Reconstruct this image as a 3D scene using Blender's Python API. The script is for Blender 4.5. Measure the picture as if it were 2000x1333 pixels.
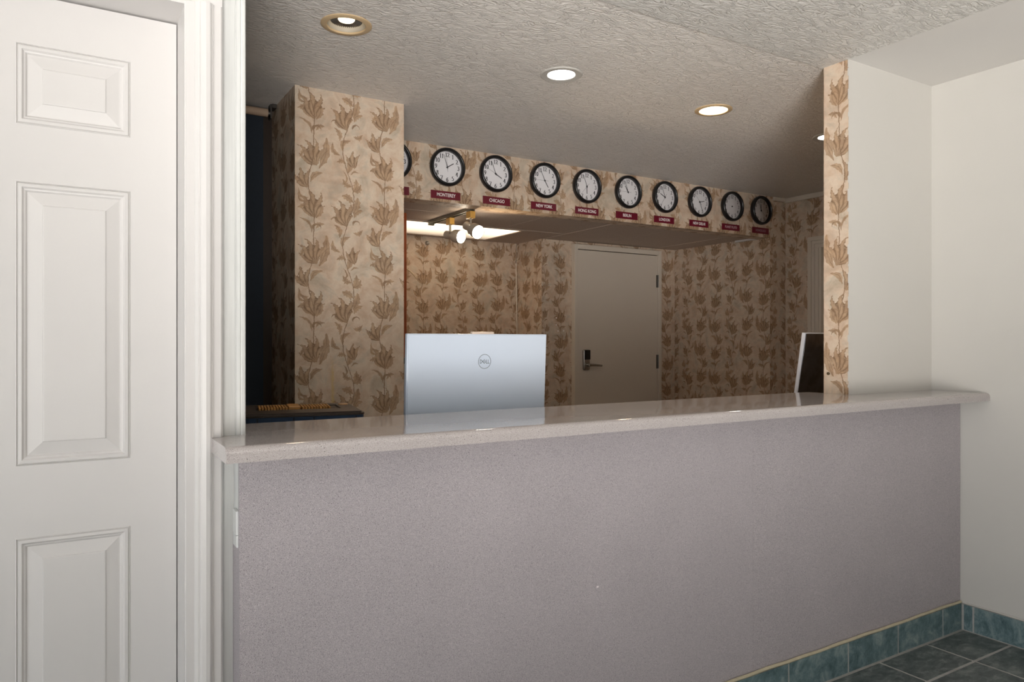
import bpy, bmesh, math, random
from mathutils import Vector, Matrix
random.seed(7)
for o in list(bpy.data.objects): bpy.data.objects.remove(o)
S = bpy.context.scene; COL = S.collection
R = math.radians; PI = math.pi

# ------------------------------------------------------------ camera
EYE = 1.273
cd = bpy.data.cameras.new('camera'); cam = bpy.data.objects.new('camera', cd); COL.objects.link(cam)
cam.location = (0, 0, EYE); cam.rotation_euler = (R(90), 0, R(-31.4))
cd.sensor_width = 36; cd.lens = 36*1427/2000; cd.clip_start = .05
S.camera = cam
# ------------------------------------------------------------ world, exposure, large lights
S.view_settings.view_transform = 'Standard'; S.view_settings.look = 'None'
S.view_settings.gamma = 1; S.view_settings.use_curve_mapping = False
S.view_settings.exposure = 0.0
w = bpy.data.worlds.new('sky'); S.world = w; w.use_nodes = True
wn = w.node_tree; bg = wn.nodes['Background']
bg.inputs['Color'].default_value = (.90, .95, 1, 1); bg.inputs['Strength'].default_value = 4.0
def area(name, loc, rot, sx, sy, power=0, color=(1,1,1), portal=False):
    l = bpy.data.lights.new(name, 'AREA'); l.shape = 'RECTANGLE'; l.size = sx; l.size_y = sy
    l.energy = power; l.color = color
    if portal: l.cycles.is_portal = True
    o = bpy.data.objects.new(name, l); COL.objects.link(o); o.location = loc; o.rotation_euler = rot
    return o
CEIL = 2.44
sl = bpy.data.lights.new('sun', 'SUN'); sl.energy = 44; sl.angle = R(.6); sl.color = (1, .97, .93)
so = bpy.data.objects.new('sun', sl); COL.objects.link(so); so.rotation_euler = (R(48), R(3), 0)
area('window_portal', (-2.62, -.75, 1.2), (0, R(-90), 0), 2.2, 3.3, portal=True)

fl_ = bpy.data.lights.new('ceiling_fill_spot', 'SPOT'); fl_.energy = 1080; fl_.spot_size = R(84); fl_.spot_blend = 1; fl_.shadow_soft_size = .8; fl_.color = (1, .965, .93)  # unseen spot added to brighten the ceilings, standing in for a bounce flash
fo = bpy.data.objects.new('ceiling_fill_spot', fl_); COL.objects.link(fo); fo.location = (-.6, -1.9, .74)
fo.rotation_euler = (Vector((2.0, 1.6, 3.6)) - fo.location).to_track_quat('-Z', 'Y').to_euler()
# ------------------------------------------------------------ node maths
class N:
    """a value in a shader node tree, with python operators"""
    def __init__(s, nt, sock): s.nt = nt; s.s = sock
def _op(nt, op, *a, clamp=False):
    n = nt.nodes.new('ShaderNodeMath'); n.operation = op; n.use_clamp = clamp
    for i, x in enumerate(a):
        if isinstance(x, N): nt.links.new(x.s, n.inputs[i])
        else: n.inputs[i].default_value = x
    return N(nt, n.outputs[0])
def _bin(op, rev=False):
    def f(a, b):
        return _op(a.nt, op, b, a) if rev else _op(a.nt, op, a, b)
    return f
N.__add__ = _bin('ADD'); N.__radd__ = _bin('ADD'); N.__sub__ = _bin('SUBTRACT'); N.__rsub__ = _bin('SUBTRACT', True)
N.__mul__ = _bin('MULTIPLY'); N.__rmul__ = _bin('MULTIPLY'); N.__truediv__ = _bin('DIVIDE')
N.__pow__ = _bin('POWER')
def mx(a, b): return _op(a.nt, 'MAXIMUM', a, b)
def mn(a, b): return _op(a.nt, 'MINIMUM', a, b)
def ab(a): return _op(a.nt, 'ABSOLUTE', a)
def sn(a): return _op(a.nt, 'SINE', a)
def cs(a): return _op(a.nt, 'COSINE', a)
def sq(a): return _op(a.nt, 'SQRT', a)
def clamp01(a): return _op(a.nt, 'ADD', a, 0.0, clamp=True)
def modp(a, p): return _op(a.nt, 'FLOORED_MODULO', a, p)

def mat(name):
    m = bpy.data.materials.new(name); m.use_nodes = True
    nt = m.node_tree; return m, nt, nt.nodes['Principled BSDF']
def noise(nt, scale, detail=3, rough=.5, vec=None, dist=0, w=None):
    n = nt.nodes.new('ShaderNodeTexNoise'); n.inputs['Scale'].default_value = scale
    n.inputs['Detail'].default_value = detail; n.inputs['Roughness'].default_value = rough
    n.inputs['Distortion'].default_value = dist
    if vec is not None: nt.links.new(vec, n.inputs['Vector'])
    return n
def ramp(nt, fac, stops):
    r = nt.nodes.new('ShaderNodeValToRGB'); e = r.color_ramp.elements
    while len(e) < len(stops): e.new(.5)
    for i, (p, c) in enumerate(stops): e[i].position = p; e[i].color = (*c, 1)
    nt.links.new(fac, r.inputs[0]); return r.outputs[0]
def mixc(nt, fac, a, b):
    n = nt.nodes.new('ShaderNodeMix'); n.data_type = 'RGBA'
    for sock, x in ((n.inputs[0], fac), (n.inputs[6], a), (n.inputs[7], b)):
        if isinstance(x, N): nt.links.new(x.s, sock)
        elif isinstance(x, (tuple, float)): sock.default_value = (*x, 1) if isinstance(x, tuple) else x
        else: nt.links.new(x, sock)
    return n.outputs[2]
def bump(nt, b, height, strength, dist=.001):
    n = nt.nodes.new('ShaderNodeBump'); n.inputs['Strength'].default_value = strength
    n.inputs['Distance'].default_value = dist
    nt.links.new(height, n.inputs['Height']); nt.links.new(n.outputs[0], b.inputs['Normal'])
def ocoord(nt, kind='Object'):
    return nt.nodes.new('ShaderNodeTexCoord').outputs[kind]
def mapping(nt, vec, sc):
    m = nt.nodes.new('ShaderNodeMapping'); m.inputs['Scale'].default_value = sc
    nt.links.new(vec, m.inputs[0]); return m.outputs[0]
def srgb(r, g, b):
    f = lambda c: (c/255/12.92) if c/255 <= .04045 else ((c/255+.055)/1.055)**2.4
    return (f(r), f(g), f(b))
def plain(name, col, rough=.5, metal=0, spec=None, var=.04, vs=12, bmp=0, bs=200, coat=0):
    m, nt, b = mat(name); c = ocoord(nt)
    n = noise(nt, vs, 4, .6, c)
    lo = tuple(max(0, x*(1-var)) for x in col); hi = tuple(min(1, x*(1+var)) for x in col)
    nt.links.new(ramp(nt, n.outputs[0], [(.3, lo), (.7, hi)]), b.inputs['Base Color'])
    b.inputs['Roughness'].default_value = rough; b.inputs['Metallic'].default_value = metal
    if spec is not None: b.inputs['Specular IOR Level'].default_value = spec
    if coat: b.inputs['Coat Weight'].default_value = coat; b.inputs['Coat Roughness'].default_value = .05
    if bmp:
        n2 = noise(nt, bs, 4, .6, c); bump(nt, b, n2.outputs[0], bmp)
    return m
def emit(name, col, strength):
    m, nt, b = mat(name)
    b.inputs['Base Color'].default_value = (.8, .8, .8, 1)
    b.inputs['Emission Color'].default_value = (*col, 1); b.inputs['Emission Strength'].default_value = strength
    return m

# ---- wallpaper: three columns of climbing acanthus, drawn with node maths
def wallpaper_mat(name, tint=(1,1,1)):
    m, nt, b = mat(name)
    uvn = nt.nodes.new('ShaderNodeUVMap'); uv = uvn.outputs[0]
    nz = noise(nt, 55, 3, .65, uv)
    sep = nt.nodes.new('ShaderNodeSeparateXYZ'); nt.links.new(uv, sep.inputs[0])
    sc = nt.nodes.new('ShaderNodeSeparateColor'); nt.links.new(nz.outputs['Color'], sc.inputs[0])
    # millimetres
    U = N(nt, sep.outputs[0])*1000 + (N(nt, sc.outputs[0])-.5)*12
    V = N(nt, sep.outputs[1])*1000 + (N(nt, sc.outputs[1])-.5)*12
    PW = 173.3; P = 457.0; k = .571
    ci = _op(nt, 'FLOOR', U/PW)
    c3 = modp(ci, 3.0)
    x = U - (ci+.5)*PW
    is1 = _op(nt, 'COMPARE', c3, 1.0, .1); is2 = _op(nt, 'COMPARE', c3, 2.0, .1)
    v = V + is2*(-206.0)
    WID = 1.5
    def X(px, cx): return (px-cx)*k
    def Y(py): return (1200-py)*k
    def fan(x, by, bx, px_tip, py_tip, cx, spread, n):
        b0 = (X(bx, cx), Y(by)); t0 = (X(px_tip, cx), Y(py_tip))
        L = math.hypot(t0[0]-b0[0], t0[1]-b0[1]); ang = math.atan2(t0[0]-b0[0], t0[1]-b0[1])
        L *= 1.04
        lx = x - b0[0]; ly = modp(v - (b0[1]-60), P) - 60
        ca, sa = math.cos(ang), math.sin(ang)
        u_ = lx*ca - ly*sa; w_ = lx*sa + ly*ca
        r = sq(u_*u_ + w_*w_ + .01)
        th = _op(nt, 'ARCTAN2', u_, w_) + sn(r*(.05))*.12
        env = mx(cs(th*(PI/2/spread)), 0.0)
        env = env*_op(nt, 'LESS_THAN', ab(th), spread)
        lob = 1.0-ab(sn(th*(n/2)))
        fine = ab(sn(r*.22 + ab(th)*9))
        Rr = (env**.35)*(lob*.38+.62+fine*.10)*L
        mask = clamp01((Rr - r)/WID + .5)
        vein = (1.0-lob)**4.0*.9 + clamp01((r-Rr*.86)/(L*.10))*.6
        return mask, clamp01(vein)*mask
    def leaf(x, bx, by, tx, ty, cx, W, bend, ser=.3):
        b0 = (X(bx, cx), Y(by)); t0 = (X(tx, cx), Y(ty))
        L = math.hypot(t0[0]-b0[0], t0[1]-b0[1]); ang = math.atan2(t0[0]-b0[0], t0[1]-b0[1])
        lx = x - b0[0]; ly = modp(v - (b0[1]-80), P) - 80
        ca, sa = math.cos(ang), math.sin(ang)
        u_ = lx*ca - ly*sa; s = (lx*sa + ly*ca)/L
        s = clamp01(s)
        env = sn(s*PI)
        t = ab(u_ - env*(bend*L))
        hw = (env**.7)*((1.0-ab(sn(s*13.0)))*(ser*1.5)+(1-ser*.6))*(W*k)
        mask = clamp01((hw - t)/WID + .1)
        vein = clamp01(1.2 - t/1.6)*.7 + clamp01((t/ (hw+.5)) - .72)*1.5
        return mask, clamp01(vein)*mask
    def hook(x, hx, hy, rad, cx, tk=8, side=1):
        c0 = (X(hx, cx), Y(hy)); rad = rad*k; tk = tk*k*1.5
        lx = (x - c0[0])*side; ly = modp(v - (c0[1]-60), P) - 60
        r = sq(lx*lx+ly*ly+.01)
        a = _op(nt, 'ARCTAN2', ly, lx)      # 0 = towards side, pi = away
        g = clamp01((a+.5)/1.0)             # fades below
        tap = clamp01((2.9-a)/2.9)*.8+.2
        mask = clamp01((tap*tk*g - ab(r-rad))/WID + .2)*_op(nt, 'GREATER_THAN', a, -.45)
        return mask, mask*.6
    def stem(x, f):
        d = ab(x - f)
        return clamp01((2.4 - d)/1.2)
    A = []; cx = 210
    A.append(fan(x, 370, 240, 195, 165, cx, .95, 15)); A.append(fan(x, 745, 255, 165, 560, cx, 1.0, 17))
    A.append(fan(x, 935, 180, 105, 790, cx, .85, 13))
    A.append(leaf(x, 275, 765, 335, 505, cx, 34, .10)); A.append(leaf(x, 285, 720, 352, 610, cx, 22, -.1))
    A.append(leaf(x, 205, 885, 305, 800, cx, 22, -.22, .15)); A.append(leaf(x, 218, 495, 112, 375, cx, 13, .22, .1))
    A.append(leaf(x, 190, 210, 110, 140, cx, 14, -.34, .1)); A.append(hook(x, 258, 455, 34, cx, 9, -1))
    A.append(leaf(x, 178, 1040, 105, 980, cx, 12, -.34, .1)); A.append(leaf(x, 250, 370, 285, 250, cx, 24, .15))
    A.append(leaf(x, 232, 1130, 300, 1060, cx, 18, -.3, .3)); A.append(leaf(x, 200, 640, 120, 690, cx, 18, .25, .3))
    A.append(leaf(x, 195, 300, 100, 300, cx, 20, .2, .4)); A.append(leaf(x, 250, 460, 320, 420, cx, 18, -.25, .3)); A.append(hook(x, 120, 905, 26, cx, 8, 1))
    fA = sn(V*0 + v*(2*PI/P) + 2.2)*13.0 + sn(v*(4*PI/P))*5.0 + 4.0
    sA = stem(x, fA)
    Bm = []; cx = 510; v0 = v
    Bm.append(fan(x, 425, 500, 440, 225, cx, .90, 15)); Bm.append(fan(x, 735, 570, 545, 600, cx, .85, 13))
    Bm.append(leaf(x, 565, 345, 640, 280, cx, 26, -.25)); Bm.append(leaf(x, 562, 310, 600, 170, cx, 30, .05))
    Bm.append(leaf(x, 558, 215, 462, 165, cx, 28, .10)); Bm.append(leaf(x, 560, 130, 585, 20, cx, 24, .12))
    Bm.append(leaf(x, 445, 520, 400, 415, cx, 20, .2)); Bm.append(leaf(x, 468, 605, 535, 505, cx, 22, -.3, .15))
    Bm.append(leaf(x, 448, 640, 382, 540, cx, 20, -.25, .2)); Bm.append(leaf(x, 515, 775, 525, 660, cx, 26, .1, .1))
    Bm.append(leaf(x, 540, 790, 605, 765, cx, 9, -.25, .1)); Bm.append(hook(x, 585, 400, 30, cx, 7, -1))
    Bm.append(leaf(x, 470, 885, 470, 765, cx, 9, .3, 0))
    Bm.append(leaf(x, 560, 470, 640, 440, cx, 20, .25, .3)); Bm.append(leaf(x, 500, 700, 420, 700, cx, 20, .25, .4))
    Bm.append(leaf(x, 555, 930, 625, 860, cx, 24, .2, .4)); Bm.append(leaf(x, 545, 890, 470, 830, cx, 22, -.2, .4)); Bm.append(hook(x, 400, 380, 26, cx, 8, 1))
    ph = -2*PI*(200-1200)*k/P
    fB = sn(v*(2*PI/P) + (PI/2 - 2*PI*Y(190)/P))*27.0 + 4.0
    sB = stem(x, fB)
    def comb(L, s):
        M = s; Vn = s*.8
        for a, c in L: M = mx(M, a); Vn = mx(Vn, c)
        return M, Vn
    MA, VA = comb(A, sA); MB, VB = comb(Bm, sB)
    M = MA + (MB-MA)*is1; Vn = VA + (VB-VA)*is1
    cl = noise(nt, 7.5, 5, .62, uv, .6); cl2 = noise(nt, 16, 4, .6, uv, .3)
    base = ramp(nt, cl.outputs[0], [(.32, srgb(174,160,144)), (.43, srgb(200,176,155)), (.51, srgb(212,194,174)), (.58, srgb(194,182,166)), (.68, srgb(166,158,142))])
    warm = ramp(nt, cl2.outputs[0], [(.35, srgb(190,158,130)), (.62, srgb(216,200,180))])
    base = mixc(nt, .38, base, warm)
    ln = noise(nt, 30, 3, .6, uv)
    lf = ramp(nt, ln.outputs[0], [(.35, srgb(140,106,74)), (.65, srgb(178,144,108))])
    M2 = M*.68
    c = mixc(nt, M2, base, lf)
    c = mixc(nt, Vn*.66, c, srgb(98,72,48))
    oc = nt.nodes.new('ShaderNodeSeparateXYZ'); nt.links.new(ocoord(nt), oc.inputs[0])
    ox, oy, oz = (N(nt, oc.outputs[i]) for i in range(3))
    st_ = clamp01(1.0 - ab(ox + (N(nt, sc.outputs[0])-.5)*.03 - 1.068)*90)*clamp01((1.20-oz)*12)*_op(nt, 'LESS_THAN', oy, 3.4)*_op(nt, 'LESS_THAN', ox, 1.2)
    c = mixc(nt, st_*.55, c, srgb(206,176,96))
    if tint != (1,1,1):
        mm = nt.nodes.new('ShaderNodeMix'); mm.data_type = 'RGBA'; mm.blend_type = 'MULTIPLY'
        mm.inputs[0].default_value = 1; nt.links.new(c, mm.inputs[6]); mm.inputs[7].default_value = (*tint, 1); c = mm.outputs[2]
    nt.links.new(c, b.inputs['Base Color'])
    b.inputs['Roughness'].default_value = .55; b.inputs['Specular IOR Level'].default_value = .3
    n2 = noise(nt, 60, 3, .5, uv); bump(nt, b, n2.outputs[0], .15)
    return m
WP = wallpaper_mat('floral_wallpaper')

WHITE = plain('white_gloss_paint', srgb(207,204,202), .38, var=.012, vs=3, bmp=.04, bs=90)
def wood_white():
    m, nt, b = mat('brushed_white_trim'); c = ocoord(nt)
    n = noise(nt, 60, 4, .6, mapping(nt, c, (1, 1, .03)))
    nt.links.new(ramp(nt, n.outputs[0], [(.3, srgb(200,201,199)), (.7, srgb(220,221,219))]), b.inputs['Base Color'])
    b.inputs['Roughness'].default_value = .4; bump(nt, b, n.outputs[0], .35, .0015); return m
TRIMW = wood_white()
WALLW = plain('matte_white_wall', srgb(199,196,190), .6, var=.015, vs=2, bmp=.05, bs=60)
def knockdown(name, col, st):
    m, nt, b = mat(name); c = ocoord(nt)
    n = noise(nt, 24, 6, .55, mapping(nt, c, (.7, 1.5, 1)), 1.2)
    n3 = noise(nt, 1.6, 3, .5, c)
    nt.links.new(ramp(nt, n3.outputs[0], [(.3, tuple(x*.95 for x in col)), (.7, col)]), b.inputs['Base Color'])
    r = ramp(nt, n.outputs[0], [(.40, (0,0,0)), (.50, (1,1,1)), (.62, (.25,.25,.25))])
    b.inputs['Roughness'].default_value = .5; bump(nt, b, r, st, .007); return m
CEILT = knockdown('textured_ceiling_paint', srgb(226,223,218), .8)
CEILO = knockdown('office_textured_ceiling_paint', srgb(240,235,229), .8)
CEILS = plain('smooth_ceiling_paint', srgb(216,213,209), .55, var=.01, vs=2)

def speckle(name, base, dark, light, rough, scale=420, bs=.0, spec=.5, amt=1.0):
    m, nt, b = mat(name); c = ocoord(nt)
    v = nt.nodes.new('ShaderNodeTexNoise'); v.inputs['Scale'].default_value = scale; v.inputs['Detail'].default_value = 2
    nt.links.new(c, v.inputs['Vector'])
    v2 = noise(nt, scale*.45, 1, .5, c)
    n = noise(nt, 3.5, 4, .6, c)
    r1 = ramp(nt, v.outputs[0], [(.30, dark), (.42, base), (.58, base), (.70, light)])
    r2 = ramp(nt, v2.outputs[0], [(.27, (1,1,1)), (.33, (0,0,0))])
    c1 = mixc(nt, r2, r1, dark)
    c2 = ramp(nt, n.outputs[0], [(.3, (.93,.93,.93)), (.7, (1,1,1))])
    mm = nt.nodes.new('ShaderNodeMix'); mm.data_type = 'RGBA'; mm.blend_type = 'MULTIPLY'; mm.inputs[0].default_value = 1
    nt.links.new(c1, mm.inputs[6]); nt.links.new(c2, mm.inputs[7])
    nt.links.new(mm.outputs[2], b.inputs['Base Color'])
    b.inputs['Roughness'].default_value = rough; b.inputs['Specular IOR Level'].default_value = spec
    return m
TOPM = speckle('speckled_solid_surface', srgb(178,170,168), srgb(112,107,105), srgb(216,212,210), .07, 800, spec=.8)
PANELM = speckle('speckled_mauve_laminate', srgb(174,167,170), srgb(88,82,86), srgb(218,210,211), .42, 760, spec=.4)

def slate(name, a, b_, c_):
    m, nt, b = mat(name); co = ocoord(nt)
    inf = nt.nodes.new('ShaderNodeObjectInfo')
    va = nt.nodes.new('ShaderNodeVectorMath'); va.operation = 'ADD'; sc = nt.nodes.new('ShaderNodeVectorMath'); sc.operation = 'SCALE'
    nt.links.new(inf.outputs['Location'], sc.inputs[0]); sc.inputs['Scale'].default_value = 1.0
    nt.links.new(co, va.inputs[0]); nt.links.new(sc.outputs[0], va.inputs[1])
    n = noise(nt, 14, 9, .74, mapping(nt, va.outputs[0], (1, 1.8, 1)), .4)
    nt.links.new(ramp(nt, n.outputs[0], [(.36, a), (.50, b_), (.66, c_)]), b.inputs['Base Color'])
    rr = ramp(nt, n.outputs[0], [(.3, (.34,)*3), (.7, (.55,)*3)]); nt.links.new(rr, b.inputs['Roughness'])
    bump(nt, b, n.outputs[0], .35, .003); return m
TILE = slate('dark_slate_floor_tile', srgb(58,66,66), srgb(90,98,97), srgb(132,138,134))
BTILE = slate('teal_slate_base_tile', srgb(62,84,88), srgb(96,118,122), srgb(142,156,154))
GROUT = plain('grey_grout', srgb(168,166,162), .85, var=.1, vs=30)
CAULK = plain('yellowed_caulk', srgb(186,176,150), .6, var=.12, vs=25)
CARPET = plain('brown_carpet', srgb(100,84,70), .95, var=.2, vs=120)
BLACKP = plain('black_plastic', (.008,.008,.009), .3)
FACE = plain('clock_face_paper', srgb(232,230,232), .6, var=.005)
INK = plain('black_ink', (.02,.02,.022), .6)
SIGN = plain('burgundy_engraved_plastic', srgb(104,16,38), .35, var=.05)
SIGNW = plain('white_lettering', srgb(240,232,232), .5, var=.01)
DOORB = plain('cream_door_paint', srgb(214,204,190), .45, var=.015, vs=3)
STEEL = plain('brushed_steel', (.42,.40,.37), .32, metal=1, var=.06, vs=40)
DSTEEL = plain('dark_hinge_metal', (.16,.15,.14), .4, metal=1)
NAVY = plain('navy_shade_fabric', srgb(36,46,58), .8, var=.06, vs=60)
TUBE = plain('beige_shade_tube', srgb(196,170,146), .5, var=.03)
DARKW = plain('dark_brown_frame', srgb(48,34,26), .5, var=.1)
ORANGEW = plain('orange_stained_wood', srgb(168,84,40), .4, var=.12, vs=20)
GREYM = plain('grey_cabinet_metal', srgb(150,144,138), .45, var=.03)
BEIGE = plain('beige_metal_trim', srgb(206,180,142), .45, var=.02)
BRASS = plain('brass_adapter', srgb(212,164,82), .35, var=.06)
TRACK = plain('grey_track_metal', srgb(120,116,104), .35, metal=.6)
HEADM = plain('putty_lamp_housing', srgb(176,166,150), .45)
MONW = plain('gloss_white_plastic', srgb(206,217,232), .09, var=.004, coat=.6)
MOND = plain('dark_gloss_back', (.022,.018,.016), .18, coat=.5)
SILV = plain('pale_silver_edge', srgb(206,208,216), .3)
LOGO = plain('grey_logo_print', srgb(104,112,118), .4)
PRT = plain('charcoal_printer_plastic', srgb(62,52,44), .38)  # brown of the lid's reflections mixed into the charcoal colour
PRB = plain('daylight_tinted_printer_plastic', srgb(42,62,88), .3)  # charcoal plastic with reflected daylight painted in as blue
AMB = plain('amber_rib_plastic', srgb(178,128,66), .4, var=.1, vs=30)
ACT = None
def acoustic():
    m, nt, b = mat('acoustic_tile'); c = ocoord(nt)
    n = noise(nt, 160, 3, .7, c)
    nt.links.new(ramp(nt, n.outputs[0], [(.3, srgb(168,150,136)), (.6, srgb(196,180,166))]), b.inputs['Base Color'])
    b.inputs['Roughness'].default_value = .8; bump(nt, b, n.outputs[0], .3, .002); return m
ACT = acoustic()
GRIDM = plain('tan_ceiling_grid', srgb(132,112,96), .6)
GLOWW = emit('white_led_glow', (1, .98, .95), 14)
GLOWY = emit('warm_lamp_glow', (1, .78, .48), 16)
GLOWT = emit('track_lamp_glow', (1, .93, .82), 22)
WIN_OUT = plain('outdoor_paving', srgb(170,168,164), .9)

# ------------------------------------------------------------ mesh helpers
def obj(name, bm, m=None, parent=None, smooth=False, mats=None):
    me = bpy.data.meshes.new(name); bmesh.ops.recalc_face_normals(bm, faces=bm.faces[:])
    bm.to_mesh(me); bm.free()
    for mm in (mats or [m]): me.materials.append(mm)
    if smooth:
        for p in me.polygons: p.use_smooth = True
        try: me.set_sharp_from_angle(angle=R(35))
        except Exception: pass
    o = bpy.data.objects.new(name, me); COL.objects.link(o)
    if parent: o.parent = parent
    return o
def tag(o, label=None, cat=None, group=None, kind=None):
    if label: o['label'] = label
    if cat: o['category'] = cat
    if group: o['group'] = group
    if kind: o['kind'] = kind
    return o
def thing(name, label, cat, loc=(0,0,0), rot=(0,0,0), group=None):
    o = bpy.data.objects.new(name, None); o.empty_display_size = .05; COL.objects.link(o)
    o.location = loc; o.rotation_euler = rot
    return tag(o, label, cat, group)
def struct(name, bm, m, label=None, smooth=False, mats=None):
    o = obj(name, bm, m, None, smooth, mats); o['kind'] = 'structure'
    if label: o['label'] = label
    return o
def box(bm, x0, x1, y0, y1, z0, z1, bev=0, seg=2, mi=0, mtx=None):
    vs = [bm.verts.new((x, y, z)) for x in (x0, x1) for y in (y0, y1) for z in (z0, z1)]
    F = [(0,1,3,2),(4,6,7,5),(0,4,5,1),(2,3,7,6),(0,2,6,4),(1,5,7,3)]
    fs = [bm.faces.new([vs[i] for i in f]) for f in F]
    for f in fs: f.material_index = mi
    if bev:
        es = list({e for f in fs for e in f.edges})
        r = bmesh.ops.bevel(bm, geom=es, offset=bev, segments=seg, profile=.5, affect='EDGES')
        for f in r['faces']: f.material_index = mi
    if mtx is not None:
        allv = set()
        for f in bm.faces:
            for v in f.verts: allv.add(v)
        bmesh.ops.transform(bm, matrix=mtx, verts=list(allv))
    return bm
def BX(*a, **k): return box(bmesh.new(), *a, **k)
def prism(bm, pts, axis, a0, a1, mi=0):
    """extrude a closed 2D outline along an axis; pts are the other two coordinates in xyz order"""
    def p3(p, a):
        return {'x': (a, p[0], p[1]), 'y': (p[0], a, p[1]), 'z': (p[0], p[1], a)}[axis]
    A = [bm.verts.new(p3(p, a0)) for p in pts]; B = [bm.verts.new(p3(p, a1)) for p in pts]
    n = len(pts); fs = [bm.faces.new(A), bm.faces.new(B[::-1])]
    for i in range(n): fs.append(bm.faces.new((A[i], A[(i+1) % n], B[(i+1) % n], B[i])))
    for f in fs: f.material_index = mi
    return bm
def lathe(bm, prof, seg=40, mtx=Matrix(), closed=False, mi=0):
    """prof = [(radius, height)], revolved around z, then placed by mtx"""
    rings = []
    for r, h in prof:
        if r < 1e-6: rings.append([bm.verts.new(mtx @ Vector((0, 0, h)))])
        else: rings.append([bm.verts.new(mtx @ Vector((r*math.cos(2*PI*i/seg), r*math.sin(2*PI*i/seg), h))) for i in range(seg)])
    pairs = list(zip(rings, rings[1:])) + ([(rings[-1], rings[0])] if closed else [])
    for a, b in pairs:
        for i in range(seg):
            j = (i+1) % seg
            if len(a) == 1 and len(b) == 1: continue
            if len(a) == 1: f = bm.faces.new((a[0], b[i], b[j]))
            elif len(b) == 1: f = bm.faces.new((a[i], a[j], b[0]))
            else: f = bm.faces.new((a[i], a[j], b[j], b[i]))
            f.material_index = mi
    return bm
def tube(bm, pts, rad, seg=10):
    P = [Vector(p) for p in pts]; rings = []; up = Vector((0, 0, 1))
    for i, p in enumerate(P):
        d = (P[min(i+1, len(P)-1)] - P[max(i-1, 0)]).normalized()
        a = d.cross(up)
        if a.length < .01: a = d.cross(Vector((1, 0, 0)))
        a.normalize(); b = d.cross(a).normalized()
        rr = rad[i] if isinstance(rad, (list, tuple)) else rad
        rings.append([bm.verts.new(p + a*math.cos(2*PI*k/seg)*rr + b*math.sin(2*PI*k/seg)*rr) for k in range(seg)])
    for a, b in zip(rings, rings[1:]):
        for k in range(seg): bm.faces.new((a[k], a[(k+1) % seg], b[(k+1) % seg], b[k]))
    bm.faces.new(rings[0][::-1]); bm.faces.new(rings[-1])
    return bm
def aim(loc, d):
    """matrix taking +z to direction d, at loc"""
    return Matrix.Translation(loc) @ Vector((0, 0, 1)).rotation_difference(Vector(d).normalized()).to_matrix().to_4x4()
def uvwall(o, off=(0, 0)):
    me = o.data; uvl = me.uv_layers.new(name='UVMap')
    for p in me.polygons:
        n = p.normal
        for li in p.loop_indices:
            c = me.vertices[me.loops[li].vertex_index].co
            if abs(n.x) > .5: uv = (c.y, c.z)
            elif abs(n.y) > .5: uv = (c.x, c.z)
            else: uv = (c.x, c.y)
            uvl.data[li].uv = (uv[0]+off[0], uv[1]+off[1])
    return o
def wallp(name, *a, off=(0, 0), label=None):
    o = struct(name, BX(*a), WP, label); return uvwall(o, off)
def text_mesh(body, size, extr=.0004, bold=0, align='CENTER', space=1.0, sx=1.0):
    c = bpy.data.curves.new('lettering', 'FONT'); c.body = body; c.size = size; c.extrude = extr
    c.offset = bold; c.align_x = align; c.align_y = 'CENTER'; c.space_character = space; c.resolution_u = 3
    o = bpy.data.objects.new('lettering', c); COL.objects.link(o)
    bpy.context.view_layer.update()
    me = bpy.data.meshes.new_from_object(o.evaluated_get(bpy.context.evaluated_depsgraph_get()))
    bpy.data.objects.remove(o)
    # stand it up: x right, z up, facing -y
    me.transform(Matrix.Rotation(R(90), 4, 'X') @ Matrix.Diagonal((sx, 1, 1, 1)))
    return me
def meobj(name, me, m, parent, loc=(0, 0, 0)):
    me.materials.clear(); me.materials.append(m)
    o = bpy.data.objects.new(name, me); COL.objects.link(o); o.parent = parent; o.location = loc; return o

# ============================================================ THE SETTING
RW = 3.384           # lobby right wall
FW0, FW1 = 1.855, 1.97   # wall between lobby and office
# --- floors
fl = struct('floor', BX(-2.8, 5.3, -2.9, 5.6, -.12, -.0015), GROUT)
ofl = struct('floor', BX(-.9, 5.06, 1.97, 5.43, -.003, .0), CARPET)
def cut_tile(x0, x1, y0, y1):
    g = .0048; cx, cy = (x0+x1)/2, (y0+y1)/2
    bm = BX(x0-cx+g, x1-cx-g, y0-cy+g, y1-cy-g, -.012, 0, bev=.0022, seg=1)
    o = obj('floor_tile', bm, TILE, fl); o.location = (cx, cy, random.uniform(-.0004, .0004)); return o
cache = {}
T = .3335
xs = [3.372, 3.082]; 
while xs[-1]-T > -2.6: xs.append(xs[-1]-T)
xs.append(-2.6)
ys = [1.714, 1.521]
while ys[-1]-T > -2.6: ys.append(ys[-1]-T)
ys.append(-2.6)
for i in range(len(xs)-1):
    for j in range(len(ys)-1):
        x0, x1, y0, y1 = xs[i+1], xs[i], ys[j+1], ys[j]
        key = (round(x1-x0, 3), round(y1-y0, 3))
        if key in cache:
            o = cache[key].copy(); COL.objects.link(o); o.location = ((x0+x1)/2, (y0+y1)/2, random.uniform(-.0004, .0004)); o.parent = fl
        else: cache[key] = cut_tile(x0, x1, y0, y1)
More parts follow.
